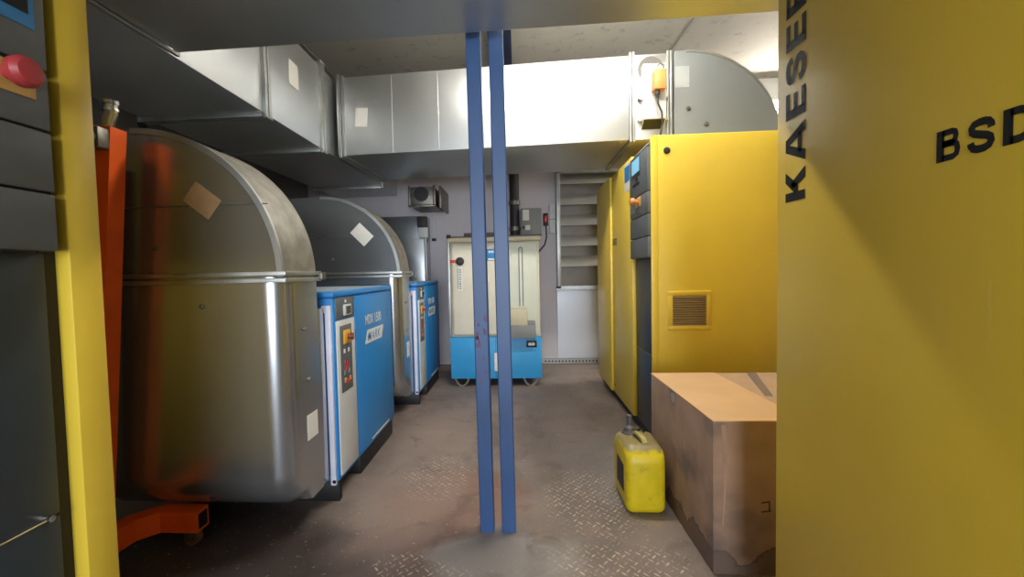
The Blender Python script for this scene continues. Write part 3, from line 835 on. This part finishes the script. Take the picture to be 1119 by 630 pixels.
b = bm_new(); box(b, -.61, .195, 3.575, 4.2, 1.262, 1.305, .010, 3); lid = obj('lid', b, BEIGE, t)
b = bm_new(); box(b, -.618, .20, 3.57, 4.2, 1.305, 1.312); obj('lid_seal', b, BLACK, lid)
b = bm_new(); box(b, -.615, -.58, 3.57, 3.60, 1.30, 1.33, .004); obj('clip', b, BLACK, lid)
b = bm_new(); box(b, -.47, -.20, 3.62, 3.80, 1.312, 1.345, .004); obj('top_tray', b, mat('brown_tray', (92, 72, 70), rough=.6), lid)
b = bm_new(); lathe(b, [(.036, 0), (.036, .016), (.030, .02), (.012, .022)], (-.505, 3.597, 1.10), (0, -1, 0), 24); ga = obj('dial', b, PIPE_D, t)
b = bm_new(); box(b, -.59, -.54, 3.586, 3.598, 1.088, 1.112, .002); obj('dial_arm', b, RED, ga)
b = bm_new(); box(b, -.536, -.486, 3.5925, 3.5965, .845, 1.055); lb = obj('paper_label', b, WHITE, t, label='white upright label')
b = bm_new(); box(b, -.532, -.524, 3.5915, 3.5935, .86, 1.045)
for k in range(9): box(b, -.516, -.498, 3.5915, 3.5935, .86 + k * .02, .868 + k * .02 + random.uniform(0, .006))
obj('label_print', b, GREYBX, lb)
b = bm_new(); box(b, -.27, -.16, 3.581, 3.587, 1.10, 1.20, .001); s = obj('name_plate', b, STICK_B, t, label='blue name plate')
b = bm_new()
for k in range(4): box(b, -.255 + k * .022, -.238 + k * .022, 3.580, 3.582, 1.165, 1.185)
box(b, -.26, -.17, 3.580, 3.582, 1.105, 1.118); obj('plate_print', b, WHITE, s)
b = bm_new()
tube(b, [(.005, 3.606, .70), (.005, 3.606, 1.19), (.010, 3.606, 1.205), (.020, 3.606, 1.21), (.030, 3.606, 1.205), (.035, 3.606, 1.19), (.035, 3.606, .70)], .005, 6); obj('sight_tube', b, GREYBX, t)
b = bm_new(); box(b, -.085, .07, 3.52, 3.62, .545, .685, .008); obj('pump_case', b, BEIGE, t)
b = bm_new(); box(b, -.085, .135, 3.50, 3.62, .437, .548, .004); box(b, .07, .135, 3.53, 3.60, .548, .575, .004); obj('control_case', b, GREYBX, t)

# ------------------------------------------------------------------ back wall fittings
t = thing('louvre_vent', 'large galvanised louvre vent with slanted blades on the back wall', 'vent', (.95, YB, .80))
x0, x1, z0, z1 = .405, 1.50, .805, 2.03
b = bm_new(); box(b, x0, x0 + .04, YB - .13, YB, z0, z1, .003); box(b, x1 - .04, x1, YB - .13, YB, z0, z1, .003); box(b, x0, x1, YB - .13, YB, z0, z0 + .035, .003); box(b, x0, x1, YB - .13, YB, z1 - .03, z1, .003)
box(b, x0 - .02, x1 + .02, YB - .135, YB - .125, z0 - .01, z0 + .012, .002); obj('frame', b, GALV_D, t)
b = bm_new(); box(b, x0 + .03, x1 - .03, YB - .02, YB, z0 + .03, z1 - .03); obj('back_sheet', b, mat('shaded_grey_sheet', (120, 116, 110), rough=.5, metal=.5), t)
for k in range(6):
    zt = 2.10 - k * .2125
    zt -= .095
    top = min(zt, z1 - .031)
    pts = [(YB - .02, top), (YB - .045, top), (YB - .115, zt - .100), (YB - .117, zt - .112), (YB - .108, zt - .112), (YB - .104, zt - .102), (YB - .02, zt - .09)]
    if k == 5: pts = [(YB - .02, z0 + .034), (YB - .02, z0 + .036), (YB - .06, z0 + .036), (YB - .06, z0 + .034)]
    b = bm_new(); prism(b, pts, 'x', x0 + .035, x1 - .035); obj('blade', b, GALV, t)
t = thing('wall_bracket_box', 'narrow pale box on the wall beside the louvre vent', 'box', (.37, YB, 1.4))
b = bm_new(); box(b, .335, .40, YB - .05, YB, 1.40, 1.70, .004); obj('casing', b, PANEL, t)
b = bm_new(); box(b, .333, .402, YB - .053, YB - .049, 1.54, 1.548); obj('lid_seam', b, GREYBX, t)
t = thing('switch_box', 'grey electrical switch box above the oil separator', 'switch', (.135, YB, 1.37))
b = bm_new(); box(b, .03, .25, YB - .13, YB, 1.37, 1.655, .006); bx_ = obj('casing', b, GREYBX, t)
b = bm_new(); box(b, .055, .12, YB - .133, YB - .129, 1.53, 1.64); obj('rating_label', b, WHITE, bx_, label='white rating label')
b = bm_new(); box(b, .08, .13, YB - .133, YB - .129, 1.43, 1.48); obj('rating_label', b, WHITE, bx_, label='small white label')
b = bm_new(); cyl(b, (.06, YB - .128, 1.455), (.06, YB - .15, 1.455), .016, seg=14); obj('rotary_knob', b, BLACK, bx_)
t = thing('signal_lamp', 'small red signal lamp on the wall right of the switch box', 'lamp', (.30, YB, 1.5))
b = bm_new(); box(b, .272, .322, YB - .05, YB, 1.48, 1.61, .006); obj('holder', b, PIPE_D, t)
b = bm_new(); box(b, .28, .315, YB - .075, YB - .048, 1.51, 1.585, .010, 3); obj('red_lens', b, RED, t)
b = bm_new(); tube(b, [(.30, YB - .03, 1.48), (.305, YB - .03, 1.36), (.285, YB - .03, 1.28), (.24, YB - .03, 1.23), (.215, YB - .03, 1.20)], .007, 8); obj('cable', b, PIPE_D, t)
t = thing('riser_pipe', 'dark vertical pipe on the back wall behind the right blue post', 'pipe', (-.03, YB - .07, 1.31))
b = bm_new(); cyl(b, (-.03, 4.42, .01), (-.03, 4.42, ZC), .05, seg=20); obj('pipe', b, PIPE_D, t)
for z in (1.72, 1.45):
    b = bm_new(); lathe(b, [(.06, -.02), (.06, .02)], (-.03, 4.42, z), (0, 0, 1), 20); obj('pipe_collar', b, STEEL, t)
t = thing('wall_fan', 'small galvanised fan box with a dark round opening at the end of the left duct', 'fan', (-.92, 4.1, 1.66))
b = bm_new(); box(b, -1.05, -.80, 4.02, YB, 1.66, 1.84, .003); obj('casing', b, STEEL, t)
b = bm_new(); box(b, -1.05, -1.03, 4.0, 4.02, 1.65, 1.85, .003); box(b, -.81, -.785, 4.0, 4.02, 1.65, 1.85, .003); box(b, -1.05, -.785, 4.0, 4.02, 1.645, 1.668, .003); obj('flange', b, STEEL, t)
b = bm_new(); lathe(b, [(.07, 0), (.07, .012), (.05, .014)], (-.925, 4.02, 1.77), (0, -1, 0), 24); obj('inlet_ring', b, PIPE_D, t)
b = bm_new(); box(b, -.76, -.74, 4.05, YB, 1.64, 1.85, .002); obj('wall_plate', b, STEEL, t)
t = thing('wall_duct', 'plain grey sheet duct upright in the back left corner', 'duct', (-1.3, 4.4, 0))
b = bm_new(); box(b, -1.75, -.955, 4.30, YB, 0, 1.60, .004); obj('sheet_body', b, GALV_OLD, t)
b = bm_new(); box(b, -.975, -.950, 4.288, 4.302, 0, 1.60, .002); obj('corner_angle', b, GALV_D, t)
t = thing('socket_box', 'small light grey socket box with a dark upper half on the corner duct', 'socket', (-.96, 4.29, 1.36))
b = bm_new(); box(b, -1.02, -.925, 4.25, 4.288, 1.37, 1.475, .004); obj('casing', b, PANEL, t)
b = bm_new(); box(b, -1.03, -.93, 4.24, 4.288, 1.478, 1.585, .004); obj('plug_housing', b, PIPE_D, t)
t = thing('cable_conduit', 'thin pale conduit dropping from the fan box on the back wall', 'conduit', (-.86, YB, 1.36))
b = bm_new(); cyl(b, (-.90, YB - .015, 1.37), (-.90, YB - .015, 1.66), .011, seg=12); obj('pipe', b, PANEL, t)
b = bm_new(); box(b, -.93, -.885, YB - .03, YB, 1.35, 1.38, .003); obj('end_box', b, PIPE_D, t)

# ------------------------------------------------------------------ carton, jerrycan
CARD = cardboard_material()
CARD_T = mat('cardboard_top', (208, 170, 126), rough=.85, var=.06, scale=6, bump=.03)
CARD_F = mat('cardboard_faded_flap', (176, 146, 116), rough=.85, var=.10, scale=6)
t = thing('cardboard_box', 'large scuffed cardboard box with a stained foot, beside the jerrycan', 'box', (.98, 1.67, 0))
X0, X1, Y0, Y1, H_ = .614, 1.42, 1.358, 1.985, .505
b = bm_new(); box(b, X0, X1, Y0, Y1, 0, H_, .004)
obj('box_body', b, CARD, t)
b = bm_new(); box(b, X0 - .001, .905, Y0 - .002, Y1 + .002, H_ - .001, H_ + .004, .0015); obj('flap', b, CARD_T, t)
b = bm_new(); box(b, .907, X1, Y0, Y1, H_ - .001, H_ + .0015); obj('flap', b, CARD_F, t, label='faded greyish flap')
b = bm_new(); prism(b, [(.925, 1.62), (.955, 1.62), (1.092, Y1), (1.048, Y1)], 'z', H_ + .0015, H_ + .0025); obj('packing_tape', b, mat('grey_tape', (122, 106, 100), rough=.5), t)
b = bm_new(); prism(b, [(1.695, .455), (1.72, .46), (1.725, .492), (1.70, .498), (1.685, .478)], 'x', X0 - .0015, X0 + .001); obj('torn_patch', b, mat('torn_card', (168, 160, 156), rough=.8), t)
b = bm_new(); prism(b, [(X0 + .028, .16), (X0 + .033, .16), (X0 + .044, .35), (X0 + .040, .495), (X0 + .026, .495), (X0 + .034, .30)], 'y', Y0 - .0008, Y0); obj('crease', b, mat('crease_card', (172, 142, 122), rough=.85), t)
b = bm_new()
for pts in ([(1.025, .24), (1.05, .245)], [(1.025, .21), (1.055, .215)], [(1.05, .245), (1.05, .21)]):
    tube(b, [(x, Y0, z) for x, z in [(p[0] - .26, p[1]) for p in pts]], .002, 6)
obj('pen_mark', b, INK, t)

t = thing('jerrycan', 'yellow plastic jerrycan with a grimy top, on the floor by the cardboard box', 'jerrycan', (.50, 1.79, 0))
b = bm_new()
tt = bmesh.new()
prof = [(1.685, .0), (1.685, .235), (1.72, .272), (1.87, .276), (1.905, .262), (1.93, .215), (1.93, 0)]
prism(b, prof, 'x', .422, .582, .030, 5, lambda e: True)
can_m = mat('yellow_plastic_grimy', (226, 200, 20), rough=0.42, var=0.10, scale=14)
nt = can_m.node_tree; pb = nt.nodes['Principled BSDF']; src = pb.inputs['Base Color'].links[0].from_socket
tcn = node(nt, 'ShaderNodeTexCoord'); se = node(nt, 'ShaderNodeSeparateXYZ'); nt.links.new(tcn.outputs['Object'], se.inputs[0])
nn = node(nt, 'ShaderNodeTexNoise'); nn.inputs['Scale'].default_value = 30; nn.inputs['Detail'].default_value = 6; nt.links.new(tcn.outputs['Object'], nn.inputs['Vector'])
ma = node(nt, 'ShaderNodeMath', operation='MULTIPLY_ADD'); nt.links.new(nn.outputs['Fac'], ma.inputs[0]); ma.inputs[1].default_value = .03; nt.links.new(se.outputs[2], ma.inputs[2])
mr = node(nt, 'ShaderNodeMapRange'); mr.inputs['From Min'].default_value = .262; mr.inputs['From Max'].default_value = .276; mr.inputs['To Max'].default_value = .85; nt.links.new(ma.outputs[0], mr.inputs['Value'])
mx = node(nt, 'ShaderNodeMix', data_type='RGBA'); nt.links.new(mr.outputs[0], mx.inputs[0]); nt.links.new(src, mx.inputs[6]); mx.inputs[7].default_value = lin((120, 108, 90))
n5 = node(nt, 'ShaderNodeTexNoise'); n5.inputs['Scale'].default_value = 22; n5.inputs['Detail'].default_value = 7; nt.links.new(tcn.outputs['Object'], n5.inputs['Vector'])
m5 = node(nt, 'ShaderNodeMapRange'); m5.inputs['From Min'].default_value = .60; m5.inputs['From Max'].default_value = .74; m5.inputs['To Max'].default_value = .5; nt.links.new(n5.outputs['Fac'], m5.inputs['Value'])
mx5 = node(nt, 'ShaderNodeMix', data_type='RGBA'); nt.links.new(m5.outputs[0], mx5.inputs[0]); nt.links.new(mx.outputs[2], mx5.inputs[6]); mx5.inputs[7].default_value = lin((140, 116, 40))
nt.links.new(mx5.outputs[2], pb.inputs['Base Color'])
body = obj('can_body', b, can_m, t, angle=60)
b = bm_new()
tube(b, [(.512, 1.745, .272), (.508, 1.755, .286), (.503, 1.775, .294), (.497, 1.805, .294), (.493, 1.83, .287), (.49, 1.845, .27)], .010, 10, square=(.022, .010)); obj('handle', b, mat('handle_plastic', (170, 156, 96), rough=.5, var=.2, scale=20), body, label='scuffed carrying handle')
b = bm_new(); lathe(b, [(.032, 0), (.034, .012), (.030, .016), (.026, .022), (.026, .034), (.018, .040), (.013, .044), (.012, .085), (.009, .088)], (.478, 1.855, .268), (0, 0, 1), 20); obj('screw_cap', b, mat('cap_grey', (88, 82, 82), rough=.5, var=.2), body)
b = bm_new(); tube(b, [(.51, 1.85, .285), (.525, 1.84, .30), (.535, 1.83, .285)], .005, 8); obj('cap_strap', b, BLACK, body)
b = bm_new(); box(b, .4205, .424, 1.735, 1.85, .07, .185, .001); obj('side_label', b, mat('dark_label', (58, 50, 48), rough=.6, var=.3, scale=30), body, label='dark worn side label')

# ------------------------------------------------------------------ orange workshop crane
t = thing('shop_crane', 'orange workshop crane standing between the left compressor and the nearest rounded duct', 'crane', (-1.41, 1.3, 0))
b = bm_new(); tube(b, [(-1.455, .98, .098), (-1.425, 1.40, .098), (-1.36, 1.465, .098), (-1.205, 1.465, .098)], .03, square=(.06, .076)); leg = obj('leg', b, ORANGE, t)
b = bm_new(); box(b, -1.2052, -1.2035, 1.444, 1.486, .070, .126); obj('leg_opening', b, BLACK, leg)
for (x, y) in ((-1.245, 1.465), (-1.45, 1.02)):
    b = bm_new(); cyl(b, (x, y - .014, .028), (x, y + .014, .028), .028, seg=20); w = obj('castor_wheel', b, mat('castor_wheel_brown', (120, 84, 60), rough=.5), t)
    b = bm_new(); box(b, x - .02, x + .02, y - .022, y - .016, .022, .064, .002); box(b, x - .02, x + .02, y + .016, y + .022, .022, .064, .002); box(b, x - .022, x + .022, y - .022, y + .022, .056, .064, .002); obj('castor_fork', b, STEEL, w)
# mast leans a little towards the aisle
b = bm_new(); tube(b, [(-1.478, 1.33, .10), (-1.347, 1.33, 1.505)], .03, square=(.058, .058))
mast = obj('mast', b, ORANGE, t)
b = bm_new(); tube(b, [(-1.515, 1.34, .14), (-1.432, 1.37, 1.40)], .022, 16); obj('hydraulic_cylinder', b, mat('maroon_paint', (112, 40, 28), rough=.5, var=.15), t, label='maroon hydraulic ram')
b = bm_new(); box(b, -1.372, -1.322, 1.262, 1.302, 1.425, 1.492, .006); cyl(b, (-1.347, 1.252, 1.458), (-1.347, 1.27, 1.458), .018, seg=14); obj('pin_bracket', b, STEEL, t)
b = bm_new(); tube(b, [(-1.358, 1.33, 1.495), (-1.353, 1.33, 1.53), (-1.342, 1.33, 1.555), (-1.342, 1.33, 1.585)], .019, 16)
lathe(b, [(.023, 0), (.023, .008)], (-1.342, 1.33, 1.560), (0, 0, 1), 16); lathe(b, [(.023, 0), (.024, .012), (.020, .014)], (-1.342, 1.33, 1.582), (0, 0, 1), 16)
obj('pipe_elbow', b, CHROME, mast, label='shiny steel pipe elbow')
